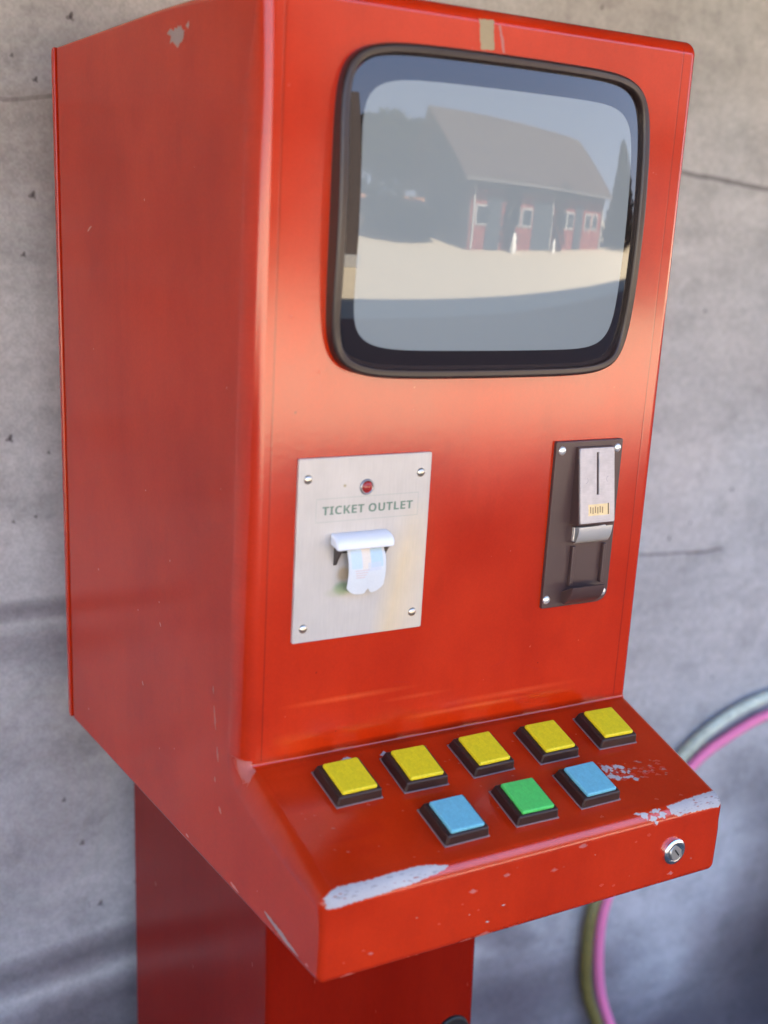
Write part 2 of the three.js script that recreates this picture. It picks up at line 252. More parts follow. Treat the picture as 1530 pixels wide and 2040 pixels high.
  for (const [x, d, r] of [[0.165, 0.030, 0.0035], [0.205, 0.022, 0.0028], [0.265, 0.031, 0.003], [0.30, 0.012, 0.004], [0.03, 0.086, 0.006], [0.165, 0.087, 0.006], [0.185, 0.085, 0.008], [0.222, 0.087, 0.004], [0.43, 0.074, 0.003]]) chip(g, [L(x - r * 1.5, d), L(x, d - r * 0.7), L(x + r * 1.5, d + r * 0.2), L(x, d + r * 0.7)], R, 3, pink);
  for (let i = 0; i < 26; i++) { const x = 0.03 + 0.44 * R(), d = 0.01 + 0.155 * R(), r = 0.0005 + 0.0009 * R(); chip(g, [D(x - r * 2, d), D(x, d - r), D(x + r * 2, d + r)], R, 1.5, pink); }
  for (let i = 0; i < 18; i++) { const x = 0.02 + 0.46 * R(), y = 0.02 + 0.66 * R(), r = 0.0005 + 0.0008 * R(); chip(g, [F(x - r, y), F(x, y - r), F(x + r, y + r)], R, 1, fill(R() < 0.5 ? 'rgb(90,20,12)' : 'rgb(210,110,90)')); }
  g.lineCap = 'round'; g.strokeStyle = fill('rgb(176,40,24)'); g.lineWidth = 1; for (let i = 0; i < 24; i++) { const x = 0.03 + 0.42 * R(), y = 0.05 + 0.6 * R(), a = R() * 3; g.beginPath(); g.moveTo(...F(x, y)); g.lineTo(...F(x + 0.02 * Math.cos(a), y + 0.02 * Math.sin(a))); if (kind === 'colour') g.stroke(); }
}, 101);
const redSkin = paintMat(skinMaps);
{
  const n = prof.pts.length, NB = 9; // cross positions: bevel, flat, bevel
  const cross = []; for (let k = 0; k <= NB; k++) { const a = Math.PI / 2 * k / NB; cross.push([0, a]); } for (let k = 1; k < 24; k++) cross.push([1, k / 24]); for (let k = NB; k >= 0; k--) cross.push([2, Math.PI / 2 * k / NB]);
  const g = gridGeo(cross.length - 1, n - 1, (u, v, i, j) => {
    const q = prof.pts[j], [side, a] = cross[i], rr = q.bev, rR = rr > 0.011 ? 0.011 : rr, r = side === 2 ? rR : rr; let x, inset = 0, nx = 0, ns = 1;
    if (side === 1) x = rr + (W - rr - rR) * a; else { const ri = side === 2 ? Math.min(q.ins, r) : q.ins; inset = ri * (1 - Math.sin(a)); const e = r * (1 - Math.cos(a)); x = side ? W - e : e; nx = (side ? 1 : -1) * Math.cos(a) / r; ns = Math.sin(a) / ri; const nl = Math.hypot(nx, ns); nx /= nl; ns /= nl; }
    return { p: [x, q.y - q.ny * inset, q.z - q.nz * inset], n: [nx, q.ny * ns, q.nz * ns], t: [x / W, 1 - (q.s - S0) / (S1 - S0)] };
  });
  { const a = g.index.array; for (let k = 0; k < a.length; k += 3) { const t = a[k]; a[k] = a[k + 1]; a[k + 1] = t; } }
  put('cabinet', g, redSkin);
  // side sheets
  const sz0 = 0, sz1 = 0.66, sy0 = -0.17, sy1 = 0.72, K2 = 1200;
  const sideMaps = paintCanvas(Math.round((sz1 - sz0) * K2), Math.round((sy1 - sy0) * K2), 0, (gc, R, fill, kind) => {
    const Q = (z, y) => [(z - sz0) * K2, (sy1 - y) * K2]; const pale = fill('rgb(160,140,136)'), pink = fill('rgb(186,112,100)');
    chip(gc, [Q(0.322, 0.682), Q(0.330, 0.686), Q(0.337, 0.683), Q(0.346, 0.6875), Q(0.353, 0.684), Q(0.363, 0.680), Q(0.356, 0.676), Q(0.351, 0.670), Q(0.343, 0.669), Q(0.337, 0.673), Q(0.327, 0.675), Q(0.329, 0.679)], R, 5, pale); chip(gc, [Q(0.364, 0.684), Q(0.370, 0.687), Q(0.369, 0.681)], R, 2, pale);
    const dash = (z0, y0, z1, y1, w, c) => { w *= 1.35; const a = Q(z0, y0), b = Q(z1, y1), L = Math.hypot(b[0] - a[0], b[1] - a[1]), nx = -(b[1] - a[1]) / L * w * K2, ny = (b[0] - a[0]) / L * w * K2; chip(gc, [[a[0] - nx * 0.4, a[1] - ny * 0.4], [(a[0] + b[0]) / 2 - nx, (a[1] + b[1]) / 2 - ny], [b[0] - nx * 0.4, b[1] - ny * 0.4], [b[0] + nx * 0.4, b[1] + ny * 0.4], [(a[0] + b[0]) / 2 + nx, (a[1] + b[1]) / 2 + ny], [a[0] + nx * 0.4, a[1] + ny * 0.4]], R, 1.2, c); };
    dash(0.422, 0.066, 0.4225, 0.058, 0.0012, pink); dash(0.4235, 0.046, 0.4275, 0.022, 0.0014, pink); dash(0.4305, 0.005, 0.433, -0.01, 0.0014, pink); dash(0.425, -0.029, 0.427, -0.034, 0.0015, pink); dash(0.435, -0.057, 0.440, -0.063, 0.0016, pink);
    dash(0.462, -0.1285, 0.480, -0.1335, 0.0016, pink); dash(0.535, -0.128, 0.602, -0.144, 0.0022, pale); dash(0.56, -0.139, 0.604, -0.1485, 0.0010, pink); dash(0.355, -0.118, 0.362, -0.1195, 0.001, pink); dash(0.615, -0.144, 0.62, -0.146, 0.0016, pink);
    dash(0.24, 0.02, 0.243, 0.016, 0.0008, pink); dash(0.10, 0.505, 0.112, 0.51, 0.001, pink); dash(0.29, 0.1, 0.293, 0.096, 0.0008, pink);
    for (let i = 0; i < 24; i++) { const z = 0.02 + 0.6 * R(), y = -0.12 + 0.8 * R(), r = 0.0005 + 0.0008 * R(); chip(gc, [Q(z - r, y), Q(z, y - r), Q(z + r, y + r)], R, 1, fill('rgb(190,80,66)')); }
  }, 211);
  const sideMat = paintMat(sideMaps, 0.5, 0.0004); // duller, more weathered than the front
  
  for (const x of [0, W]) {
    const f = new THREE.ShapeGeometry(new THREE.Shape(prof.pts.slice(0, -1).map(q => { const b = x ? Math.min(q.ins, q.bev, 0.011) : q.ins; return new THREE.Vector2(q.z - q.nz * b, q.y - q.ny * b); }))); const p = f.attributes.position, P = [], T = [], N = [];
    for (let i = 0; i < p.count; i++) { const z = p.getX(i), y = p.getY(i); P.push(x, y, z); T.push((z - sz0) / (sz1 - sz0), (y - sy0) / (sy1 - sy0)); N.push(x ? 1 : -1, 0, 0); }
    const q = new THREE.BufferGeometry(); q.setAttribute('position', new THREE.Float32BufferAttribute(P, 3)); q.setAttribute('normal', new THREE.Float32BufferAttribute(N, 3)); q.setAttribute('uv', new THREE.Float32BufferAttribute(T, 2));
    const id = Array.from(f.index.array); let area = 0; // turn the faces outwards
    for (let k = 0; k < id.length; k += 3) { const [i0, i1, i2] = [3 * id[k], 3 * id[k + 1], 3 * id[k + 2]]; area += (P[i1 + 1] - P[i0 + 1]) * (P[i2 + 2] - P[i0 + 2]) - (P[i1 + 2] - P[i0 + 2]) * (P[i2 + 1] - P[i0 + 1]); }
    if (area * (x ? 1 : -1) < 0) id.reverse(); q.setIndex(id);
    put('side_panel', q, sideMat);
  }
  // back sheet with a seam, pedestal
  const RED2 = [128, 20, 5]; const pedShadedMat = paintMat(paintCanvas(512, 512, 0, (gc, R, fill, kind) => { if (kind === 'colour') { gc.fillStyle = `rgb(${RED2})`; gc.fillRect(0, 0, 512, 512); } for (let i = 0; i < 20; i++) { const x = 512 * R(), y = 512 * R(), r = 0.6 + 1.2 * R(); chip(gc, [[x - r, y], [x, y - r], [x + r, y + r]], R, 1, fill('rgb(150,70,60)')); } }, 317), 0.25);  // pedestal red: the cabinet red darkened to paint in dimmer light low down
  const plain = paintMat(paintCanvas(512, 512, 0, (gc, R, fill) => { for (let i = 0; i < 26; i++) { const x = 512 * R(), y = 512 * R(), r = 0.6 + 1.2 * R(); chip(gc, [[x - r, y], [x, y - r], [x + r, y + r]], R, 1, fill('rgb(190,80,66)')); } }, 307));
  const bs = new THREE.Shape(), bt = 0.0088, by0 = YB + 0.0005, by1 = H - 0.0005, br = 0.0070;
  bs.moveTo(bt, by0 + 0.001); bs.lineTo(bt, by1 - 0.0012); bs.quadraticCurveTo(bt, by1, bt - 0.0012, by1); bs.quadraticCurveTo(0, by1, 0, by1 - br * 1.6); bs.lineTo(0, by0 + br * 1.4); bs.quadraticCurveTo(0, by0, bt - 0.001, by0); bs.closePath();
  put('back_panel', new THREE.ExtrudeGeometry(bs, { depth: W + 0.002, bevelEnabled: true, bevelSize: 0.001, bevelThickness: 0.001, bevelOffset: -0.001, bevelSegments: 3, curveSegments: 10 }).rotateY(-Math.PI / 2).translate(W + 0.001, 0, 0), plain);
  const ped = box(0.3, 0.99, 0.405, 0.25, G + 0.035 + 0.99 / 2, 0.1565, 0.012); put('pedestal', ped, pedShadedMat);
  put('base_plate', box(0.46, 0.012, 0.5, 0.25, G + 0.026, 0.17, 0.004), pedShadedMat);
  const kh = merge([new THREE.TorusGeometry(0.022, 0.004, 10, 32).translate(0.364, -0.468, 0.360), new THREE.CylinderGeometry(0.022, 0.022, 0.006, 32).rotateX(Math.PI / 2).translate(0.364, -0.468, 0.361)]);
  put('lock_cover', kh, std([0.012, 0.010, 0.010], 0.5), machine, 'round black cover on the pedestal front');
}

// ---- screen: bezel, tube glass, phosphor
const blackGloss = phys([0.022, 0.012, 0.011], 0.22, { ior: 1.5 });
{
  const cx = 0.2535, cy = 0.5205, RC = 0.9, H0 = 0.0285;
  const sup = (a, b, n, t) => { const c = Math.cos(t), s = Math.sin(t); return [a * Math.sign(c) * Math.abs(c) ** (2 / n), b * Math.sign(s) * Math.abs(s) ** (2 / n)]; };
  // even walk round a superellipse
  const walk = (a, b, n, K) => { const M = 4000, pts = []; let L = [0], prev = null; for (let i = 0; i <= M; i++) { const q = sup(a, b, n, i / M * 2 * Math.PI); if (prev) L.push(L[i - 1] + Math.hypot(q[0] - prev[0], q[1] - prev[1])); pts.push(q); prev = q; } const out = []; let j = 0; for (let k = 0; k <= K; k++) { const s = L[M] * k / K; while (j < M - 1 && L[j + 1] < s) j++; const f = clamp((s - L[j]) / Math.max(1e-9, L[j + 1] - L[j])); out.push([pts[j][0] + (pts[j + 1][0] - pts[j][0]) * f, pts[j][1] + (pts[j + 1][1] - pts[j][1]) * f]); } return out; };
  const hGlass = (x, y) => H0 - (x * x + y * y) / (2 * RC);
  const K = 240, A = 0.1815, B = 0.1465, NE = 7.5, outer = walk(A, B, NE, K);
  const nrm = outer.map((q, k) => { const p = outer[(k + K - 1) % K], r = outer[(k + 1) % K]; let tx = r[0] - p[0], ty = r[1] - p[1]; const l = Math.hypot(tx, ty); return [ty / l, -tx / l]; });
  const widthAt = q => 0.0115 + 0.0095 * sstep(0.45, 1, -q[1] / B) * sstep(1.02, 0.86, Math.abs(q[0]) / A);
  // section of the rim: distance inwards, height above the panel relative to the local glass edge
  const sec = []; for (let k = 0; k <= 8; k++) { const a = k / 8 * Math.PI / 2; sec.push([0.0035 * (1 - Math.cos(a)), 1, 0.004 * Math.sin(a) - 0.004]); }
  for (let k = 1; k <= 8; k++) { const a = k / 8 * Math.PI / 2; sec.push([0.0065 + 0.003 * Math.sin(a), 1, -0.004 * (1 - Math.cos(a))]); }
  sec.push([1, 1, -0.011]); sec.unshift([0, 0, 0]);
  const bez = gridGeo(K, sec.length - 1, (u, v, i, j) => {
    const q = outer[i], n = nrm[i], [d, f, dh] = sec[j]; const width = widthAt(q), dd = d === 1 ? width : d, ix = q[0] - n[0] * width, iy = q[1] - n[1] * width; const top = Math.max(0.0085, hGlass(ix, iy) + 0.0045);
    return { p: [q[0] - n[0] * dd + cx, q[1] - n[1] * dd + cy, f ? top + dh : -0.001] };
  });
  const b = put('screen_bezel', bez.applyMatrix4(MF), phys([0.030, 0.018, 0.016], 0.32, { ior: 1.5 })); b.userData.label = 'black plastic bezel around the screen';
  // maker's strip below the screen
  const tag1 = box(0.052, 0.0032, 0.0012, 0.2515, 0.3789, 0.0125, 0.0005); put('name_strip', tag1.applyMatrix4(MF), std([0.5, 0.3, 0.12], 0.4, { metalness: 0.5 }), b, 'thin gold strip under the screen');
  // glass: dark tube border, with the grey phosphor area inside; one continuous curve
  const px = 0.2525 - cx, py = 0.5188 - cy, phos = walk(0.1580, 0.1182, 8, K).map(q => [q[0] + px, q[1] + py]);
  const gl = walk(A - 0.0085, B - 0.0085, NE, K);
  const nG = (x, y) => { const l = Math.hypot(x / RC, y / RC, 1); return [x / RC / l, y / RC / l, 1 / l]; };
  const ringG = gridGeo(K, 8, (u, v, i) => { const a = phos[i], c = gl[i], x = a[0] + (c[0] - a[0]) * (1 - v), y = a[1] + (c[1] - a[1]) * (1 - v); return { p: [x + cx, y + cy, hGlass(x, y)], n: nG(x, y) }; });
  const discG = gridGeo(K, 24, (u, v, i) => { const a = phos[i], f = 1 - v, x = px + (a[0] - px) * f, y = py + (a[1] - py) * f; return { p: [x + cx, y + cy, hGlass(x, y)], n: nG(x, y) }; });
  const glassMat = phys([0.018, 0.012, 0.012], 0.03, { ior: 1.7 }), phosMat = phys([0.215, 0.240, 0.248], 0.03, { ior: 1.58 });
  const s = put('screen', ringG.applyMatrix4(MF), glassMat); s.userData.label = 'curved glass of the picture tube, dark border';
  put('phosphor_area', discG.applyMatrix4(MF), phosMat, s, 'grey unlit picture area with the yard mirrored in it');
}

// ---- ticket plate
const steel = (c, r, m = 1) => std(c, r, { metalness: m });
const screwGeo = (r, h) => { const pts = []; for (let k = 0; k <= 8; k++) { const a = k / 8 * Math.PI / 2; pts.push(new THREE.Vector2(Math.max(1e-5, r * Math.cos(a)), h * Math.sin(a))); } pts.unshift(new THREE.Vector2(r, -0.001)); return new THREE.LatheGeometry(pts, 24).rotateX(Math.PI / 2); };
{
  const x0 = 0.0492, x1 = 0.1985, y0 = 0.1212, y1 = 0.3008, sh = new THREE.Shape(); const r = 0.002;
  sh.moveTo(x0 + r, y0); sh.lineTo(x1 - r, y0); sh.quadraticCurveTo(x1, y0, x1, y0 + r); sh.lineTo(x1, y1 - r); sh.quadraticCurveTo(x1, y1, x1 - r, y1); sh.lineTo(x0 + r, y1); sh.quadraticCurveTo(x0, y1, x0, y1 - r); sh.lineTo(x0, y0 + r); sh.quadraticCurveTo(x0, y0, x0 + r, y0);
  const g = new THREE.ExtrudeGeometry(sh, { depth: 0.0022, bevelEnabled: true, bevelSize: 0.0008, bevelThickness: 0.0008, bevelOffset: -0.0008, bevelSegments: 3, curveSegments: 6 });
  planarUV(g, x0, x1, y0, y1);
  const K = 5200, cw = Math.round((x1 - x0) * K), ch = Math.round((y1 - y0) * K);
  const map = canvasTex(cw, ch, (c, w, h) => {
    c.fillStyle = '#bfb8b1'; c.fillRect(0, 0, w, h); const P = (x, y) => [(x - x0) * K, (y1 - y) * K];
    // yellow tint down the right side; ticket reflection painted green beside the slot
    let gr = c.createLinearGradient(...P(0.150, 0.2), ...P(0.199, 0.19)); gr.addColorStop(0, 'rgba(222,196,150,0)'); gr.addColorStop(0.45, 'rgba(222,192,140,0.5)'); gr.addColorStop(1, 'rgba(224,200,165,0.35)'); c.fillStyle = gr; for (let k = 0; k < 12; k++) { c.globalAlpha = k / 12; c.fillRect(0, h * (0.22 + 0.03 * k), w, h * 0.03); } c.globalAlpha = 1; c.fillRect(0, h * 0.58, w, h * 0.42);
    const blot = (x, y, rx, ry, col) => { c.save(); c.translate(...P(x, y)); c.scale(rx * K, ry * K); const q = c.createRadialGradient(0, 0, 0, 0, 0, 1); q.addColorStop(0, col); q.addColorStop(0.5, col); q.addColorStop(1, col.replace(/[\d.]+\)$/, '0)')); c.fillStyle = q; c.beginPath(); c.arc(0, 0, 1, 0, 7); c.fill(); c.restore(); };
    blot(0.103, 0.172, 0.013, 0.008, 'rgba(120,150,104,0.65)'); blot(0.103, 0.186, 0.009, 0.009, 'rgba(180,146,96,0.5)'); blot(0.1, 0.168, 0.02, 0.006, 'rgba(160,165,130,0.3)');
    // printed frame and lettering
    c.strokeStyle = 'rgba(150,160,152,0.55)'; c.lineWidth = 3; const a = P(0.0695, 0.2615), b = P(0.1850, 0.2390); c.strokeRect(a[0], a[1], b[0] - a[0], b[1] - a[1]);
    c.fillStyle = 'rgba(88,116,100,0.88)'; c.font = 'bold 60px sans-serif'; c.textBaseline = 'middle'; c.textAlign = 'center'; const t = 'TICKET OUTLET', m = c.measureText(t).width; c.save(); c.translate(...P(0.1275, 0.2502)); c.scale(0.103 * K / m, 0.98); c.fillText(t, 0, 2); c.restore();
    blot(0.0999, 0.273, 0.0022, 0.0018, 'rgba(150,135,100,0.8)');
    const R = rng(5); for (let i = 0; i < 60; i++) { c.strokeStyle = `rgba(150,140,135,${0.08 + 0.12 * R()})`; c.lineWidth = 0.8; const x = w * R(), y = h * R(), l = 20 + 90 * R(), q = R() * 0.6 - 0.3; c.beginPath(); c.moveTo(x, y); c.lineTo(x + l * q, y + l); c.stroke(); }
    grain(c, w, h, (x, y, r2, g2, b2) => { const k = 1 + (vnoise(x / 1.2, y / 60, 3) - 0.5) * 0.05 + (fbm(x / 120, y / 120, 8) - 0.5) * 0.07; return [r2 * k, g2 * k, b2 * k]; });
  });
  const plate = put('ticket_plate', g.applyMatrix4(MF), phys(0xffffff, 0.42, { map, metalness: 0.25, ior: 1.6 }), machine, 'pale metal plate with the ticket slot');
  for (const [x, y] of [[0.0615, 0.2812], [0.1882, 0.2812], [0.1882, 0.1385], [0.0625, 0.1355]]) put('screw', screwGeo(0.0045, 0.0028).translate(x - 0.002, y, 0.0030).applyMatrix4(MF), steel([0.62, 0.56, 0.48], 0.32), plate);
  // red lamp
  put('lamp_rim', new THREE.TorusGeometry(0.0066, 0.0012, 10, 28).translate(0.1245, 0.2705, 0.0035).applyMatrix4(MF), steel([0.30, 0.30, 0.33], 0.3), plate);
  put('lamp_lens', screwGeo(0.0062, 0.004).translate(0.1245, 0.2705, 0.003).applyMatrix4(MF), phys([0.30, 0.025, 0.02], 0.15, { ior: 1.5 }), plate, 'small unlit red lamp lens');
  // hood over the slot: rounded visor with cheeks, dark mouth under it
  const hx0 = 0.0855, hx1 = 0.1505, hy = 0.2195, dep = 0.019;
  const hs = new THREE.Shape(); hs.moveTo(0.003, 0.008); hs.bezierCurveTo(0.010, 0.008, dep - 0.002, 0.005, dep, -0.001); hs.lineTo(dep, -0.0045); hs.bezierCurveTo(dep - 0.001, -0.0070, dep - 0.004, -0.0066, dep - 0.005, -0.0055); hs.lineTo(0.003, -0.0030); hs.closePath();
  const hg = new THREE.ExtrudeGeometry(hs, { depth: hx1 - hx0 - 0.006, bevelEnabled: true, bevelSize: 0.0028, bevelThickness: 0.003, bevelOffset: -0.0028, bevelSegments: 4, curveSegments: 10 });
  hg.rotateY(-Math.PI / 2); // shape x -> z, extrude -> -x
  hg.translate(hx1 - 0.003, hy, 0.0005);
  put('slot_hood', hg.applyMatrix4(MF), phys([0.80, 0.80, 0.82], 0.22, { ior: 1.5, clearcoat: 0.5, clearcoatRoughness: 0.1 }), plate, 'white rounded hood over the ticket slot');
  const cheek = new THREE.Shape(); cheek.moveTo(0.002, -0.003); cheek.lineTo(0.0155, -0.0055); cheek.quadraticCurveTo(0.010, -0.012, 0.0035, -0.0235); cheek.lineTo(0.002, -0.0235); cheek.closePath();
  for (const x of [hx0 + 0.0085, hx1 - 0.004]) { const q = new THREE.ExtrudeGeometry(cheek, { depth: 0.003, bevelEnabled: false, curveSegments: 8 }); q.rotateY(-Math.PI / 2); q.translate(x, hy, 0.0008); put('slot_cheek', q.applyMatrix4(MF), std([0.06, 0.045, 0.04], 0.55), plate, 'dark side cheek of the ticket slot'); }
  put('slot_mouth', box(hx1 - hx0 - 0.012, 0.010, 0.0012, (hx0 + hx1) / 2 + 0.002, hy - 0.0075, 0.0033).applyMatrix4(MF), std([0.02, 0.015, 0.015], 0.8), plate);
}
// the ticket hanging out of the slot: thin sheet, curled, notched end
{
  const x0 = 0.1005, x1 = 0.1435, top = 0.2165, len = 0.050;
  const map = canvasTex(256, 300, (c, w, h) => {
    c.fillStyle = '#cfd0cf'; c.fillRect(0, 0, w, h); const b = (x, y, rx, ry, col) => { c.fillStyle = col; c.beginPath(); c.ellipse(x, y, rx, ry, 0, 0, 7); c.fill(); };
    c.fillStyle = 'rgba(176,202,220,0.55)'; c.fillRect(18, 20, 70, 120); c.fillStyle = 'rgba(166,198,212,0.65)'; c.fillRect(150, 30, 86, 112); c.fillStyle = 'rgba(226,206,182,0.6)'; c.fillRect(88, 16, 62, 130); c.fillStyle = 'rgba(196,200,208,0.6)'; c.fillRect(128, 112, 96, 50); c.fillStyle = 'rgba(206,172,162,0.6)'; for (let k = 0; k < 4; k++) c.fillRect(40 + k * 3, 150 + k * 14, 96 - k * 12, 6);
    grain(c, w, h, (x, y, r, g2, bb) => { const k = 1 + (vnoise(x / 5, y / 5, 2) - 0.5) * 0.03; return [r * k, g2 * k, bb * k]; });
  });
  const f = (u, v, off) => { // v 0 top .. 1 bottom; bottom edge rounded with a notch
    const e = Math.abs(u - 0.5) * 2; const bot = 1 - 0.15 * e ** 4 - 0.10 * Math.exp(-(((u - 0.56) / 0.06) ** 2)); const s = v * bot * len;
    const out = 0.0095 + 0.0070 * Math.sin(Math.min(1, s / 0.03) * 1.35) - 0.0035 * (s / len) ** 2 + 0.0012 * Math.sin(u * 5); return { p: [x0 + (x1 - x0) * u + 0.0012 * Math.sin(v * 3), top - s * 0.985, out + off], t: [u, 1 - v * bot] };
  };
  const g = merge([gridGeo(40, 30, (u, v) => f(u, 1 - v, 0.0002)), gridGeo(40, 30, (u, v) => f(1 - u, 1 - v, -0.0001))]);
  g.applyMatrix4(MF);
  const o = [0.122, 0.19, 0.5]; g.translate(-o[0], -o[1], -o[2]);
  const m = new THREE.Mesh(g, std(0xffffff, 0.7, { map })); m.name = 'paper_ticket'; m.position.set(...o); tag(m, 'small white paper ticket with pale blue print hanging from the slot', 'ticket'); scene.add(shade(m));
}

// ---- coin acceptor
{
  const x0 = 0.3555, x1 = 0.4480, y0 = 0.1222, y1 = 0.3040, sh = new THREE.Shape();
  sh.moveTo(x0, y0 + 0.002); sh.quadraticCurveTo(x0, y0, x0 + 0.002, y0); sh.lineTo(x1 - 0.016, y0); sh.quadraticCurveTo(x1 - 0.002, y0 + 0.001, x1, y0 + 0.012); sh.lineTo(x1, y1 - 0.002); sh.quadraticCurveTo(x1, y1, x1 - 0.002, y1); sh.lineTo(x0 + 0.002, y1); sh.quadraticCurveTo(x0, y1, x0, y1 - 0.002); sh.closePath();
  const blk = phys([0.070, 0.037, 0.033], 0.38, { ior: 1.5 });
  const g = new THREE.ExtrudeGeometry(sh, { depth: 0.0032, bevelEnabled: true, bevelSize: 0.001, bevelThickness: 0.001, bevelOffset: -0.001, bevelSegments: 2 });
  const plate = put('coin_plate', g.applyMatrix4(MF), blk, machine, 'black coin acceptor plate');
  for (const [x, y] of [[0.3655, 0.2945], [0.4425, 0.2945], [0.4420, 0.1335], [0.3625, 0.1320]]) put('screw', screwGeo(0.0047, 0.0026).translate(x - 0.002, y, 0.0042).applyMatrix4(MF), steel([0.85, 0.84, 0.80], 0.28, 0.7), plate);
  // wedge housing, its silver face leaning outwards
  const a0 = 0.3835, a1 = 0.4315, t0 = 0.2965, b0 = 0.2165, hT = 0.0075, hB = 0.0195;
  const ws = new THREE.Shape(); ws.moveTo(0.003, t0 + 0.001); ws.lineTo(hT, t0 + 0.001); ws.lineTo(hB, b0); ws.lineTo(hB - 0.002, b0 - 0.002); ws.lineTo(0.003, b0 - 0.002); ws.closePath();
  const wg = new THREE.ExtrudeGeometry(ws, { depth: a1 - a0, bevelEnabled: true, bevelSize: 0.0006, bevelThickness: 0.0006, bevelOffset: -0.0006, bevelSegments: 2 }).rotateY(-Math.PI / 2).translate(a1, 0, 0);
  const hous = put('coin_housing', wg.applyMatrix4(MF), blk, plate);
  // silver slot plate on the slope, with an open slot
  const L = Math.hypot(t0 - b0, hB - hT), Mw = new THREE.Matrix4().makeBasis(V3(1, 0, 0), V3(0, t0 - b0, hT - hB).normalize(), V3(0, hB - hT, t0 - b0).normalize()).setPosition(a0, b0, hB); const Mfw = MF.clone().multiply(Mw);
  const wS = a1 - a0, fs = new THREE.Shape(); const rr = 0.002; fs.moveTo(rr, 0.001); fs.lineTo(wS - rr, 0.001); fs.quadraticCurveTo(wS, 0.001, wS, 0.001 + rr); fs.lineTo(wS, L - rr); fs.quadraticCurveTo(wS, L, wS - rr, L); fs.lineTo(rr, L); fs.quadraticCurveTo(0, L, 0, L - rr); fs.lineTo(0, 0.001 + rr); fs.quadraticCurveTo(0, 0.001, rr, 0.001);
  const hole = new THREE.Path(); hole.moveTo(0.0229, 0.031); hole.lineTo(0.0262, 0.031); hole.lineTo(0.0262, L - 0.005); hole.lineTo(0.0229, L - 0.005); hole.closePath(); fs.holes.push(hole);
  const fg = new THREE.ExtrudeGeometry(fs, { depth: 0.0016, bevelEnabled: true, bevelSize: 0.0005, bevelThickness: 0.0005, bevelOffset: -0.0005, bevelSegments: 2 }); planarUV(fg, 0, wS, 0, L);
  const map = canvasTex(400, Math.round(400 * L / wS), (c, w, h) => {
    c.fillStyle = '#b4aeac'; c.fillRect(0, 0, w, h); c.strokeStyle = 'rgba(120,120,130,0.7)'; c.lineWidth = 5; for (const [x, k] of [[62, 1], [330, -1]]) { c.beginPath(); c.arc(x, h * 0.42, 26, k > 0 ? -0.9 : 2.2, k > 0 ? 1.6 : 4.6); c.stroke(); }
    c.fillStyle = 'rgba(214,192,140,0.8)'; c.fillRect(90, h * 0.74, 250, h * 0.15); c.fillStyle = 'rgba(120,104,80,0.85)'; for (let i = 0; i < 6; i++) c.fillRect(110 + i * 28, h * (0.77 + 0.01 * (i % 2)), 14, h * 0.085); c.fillStyle = 'rgba(60,54,48,0.9)'; c.fillRect(318, h * 0.735, 14, h * 0.15);
    grain(c, w, h, (x, y, r, g2, b) => { const k = 1 + (vnoise(x / 40, y / 1.5, 3) - 0.5) * 0.06 + (fbm(x / 60, y / 60, 4) - 0.5) * 0.14; return [r * k, g2 * k, b * k]; });
  });
  const face = put('slot_plate', fg.applyMatrix4(Mfw), phys(0xffffff, 0.38, { map, metalness: 0.35, ior: 1.5 }), plate, 'silver coin slot plate'); face.userData.label = 'silver coin slot plate with a yellow sticker';
  // return button: curved bright sheet
  const rb = gridGeo(20, 14, (u, v) => { const a = v * 1.5, y = 0.2125 - 0.0195 * Math.sin(a * 0.98) , h = 0.0055 + 0.0115 * Math.cos(a * 0.9) ; return { p: [0.3865 + 0.047 * (1 - u) * 1, y, h] }; });
  const rbBack = box(0.045, 0.016, 0.004, 0.410, 0.203, 0.006, 0.001);
  put('return_button', merge([rb, rbBack]).applyMatrix4(MF), std([0.84, 0.78, 0.70], 0.3, { metalness: 0.65 }), plate, 'bright curved coin return button');
  // return cup: frame, recess and a jutting lip
  const cup = new THREE.Shape(); cup.moveTo(0.003, 0.1265); cup.lineTo(0.010, 0.1265); cup.quadraticCurveTo(0.021, 0.134, 0.022, 0.1475); cup.lineTo(0.0195, 0.1475); cup.lineTo(0.004, 0.139); cup.closePath();
  const cg = new THREE.ExtrudeGeometry(cup, { depth: 0.045, bevelEnabled: true, bevelSize: 0.0008, bevelThickness: 0.0008, bevelOffset: -0.0008, bevelSegments: 2 }).rotateY(-Math.PI / 2).translate(0.4265, 0, 0);
  put('return_cup', cg.applyMatrix4(MF), blk, plate);
  put('return_recess', merge([box(0.0045, 0.044, 0.006, 0.3895, 0.168, 0.0062, 0.001), box(0.0045, 0.044, 0.006, 0.4335, 0.168, 0.0062, 0.001)]).applyMatrix4(MF), blk, plate);
}

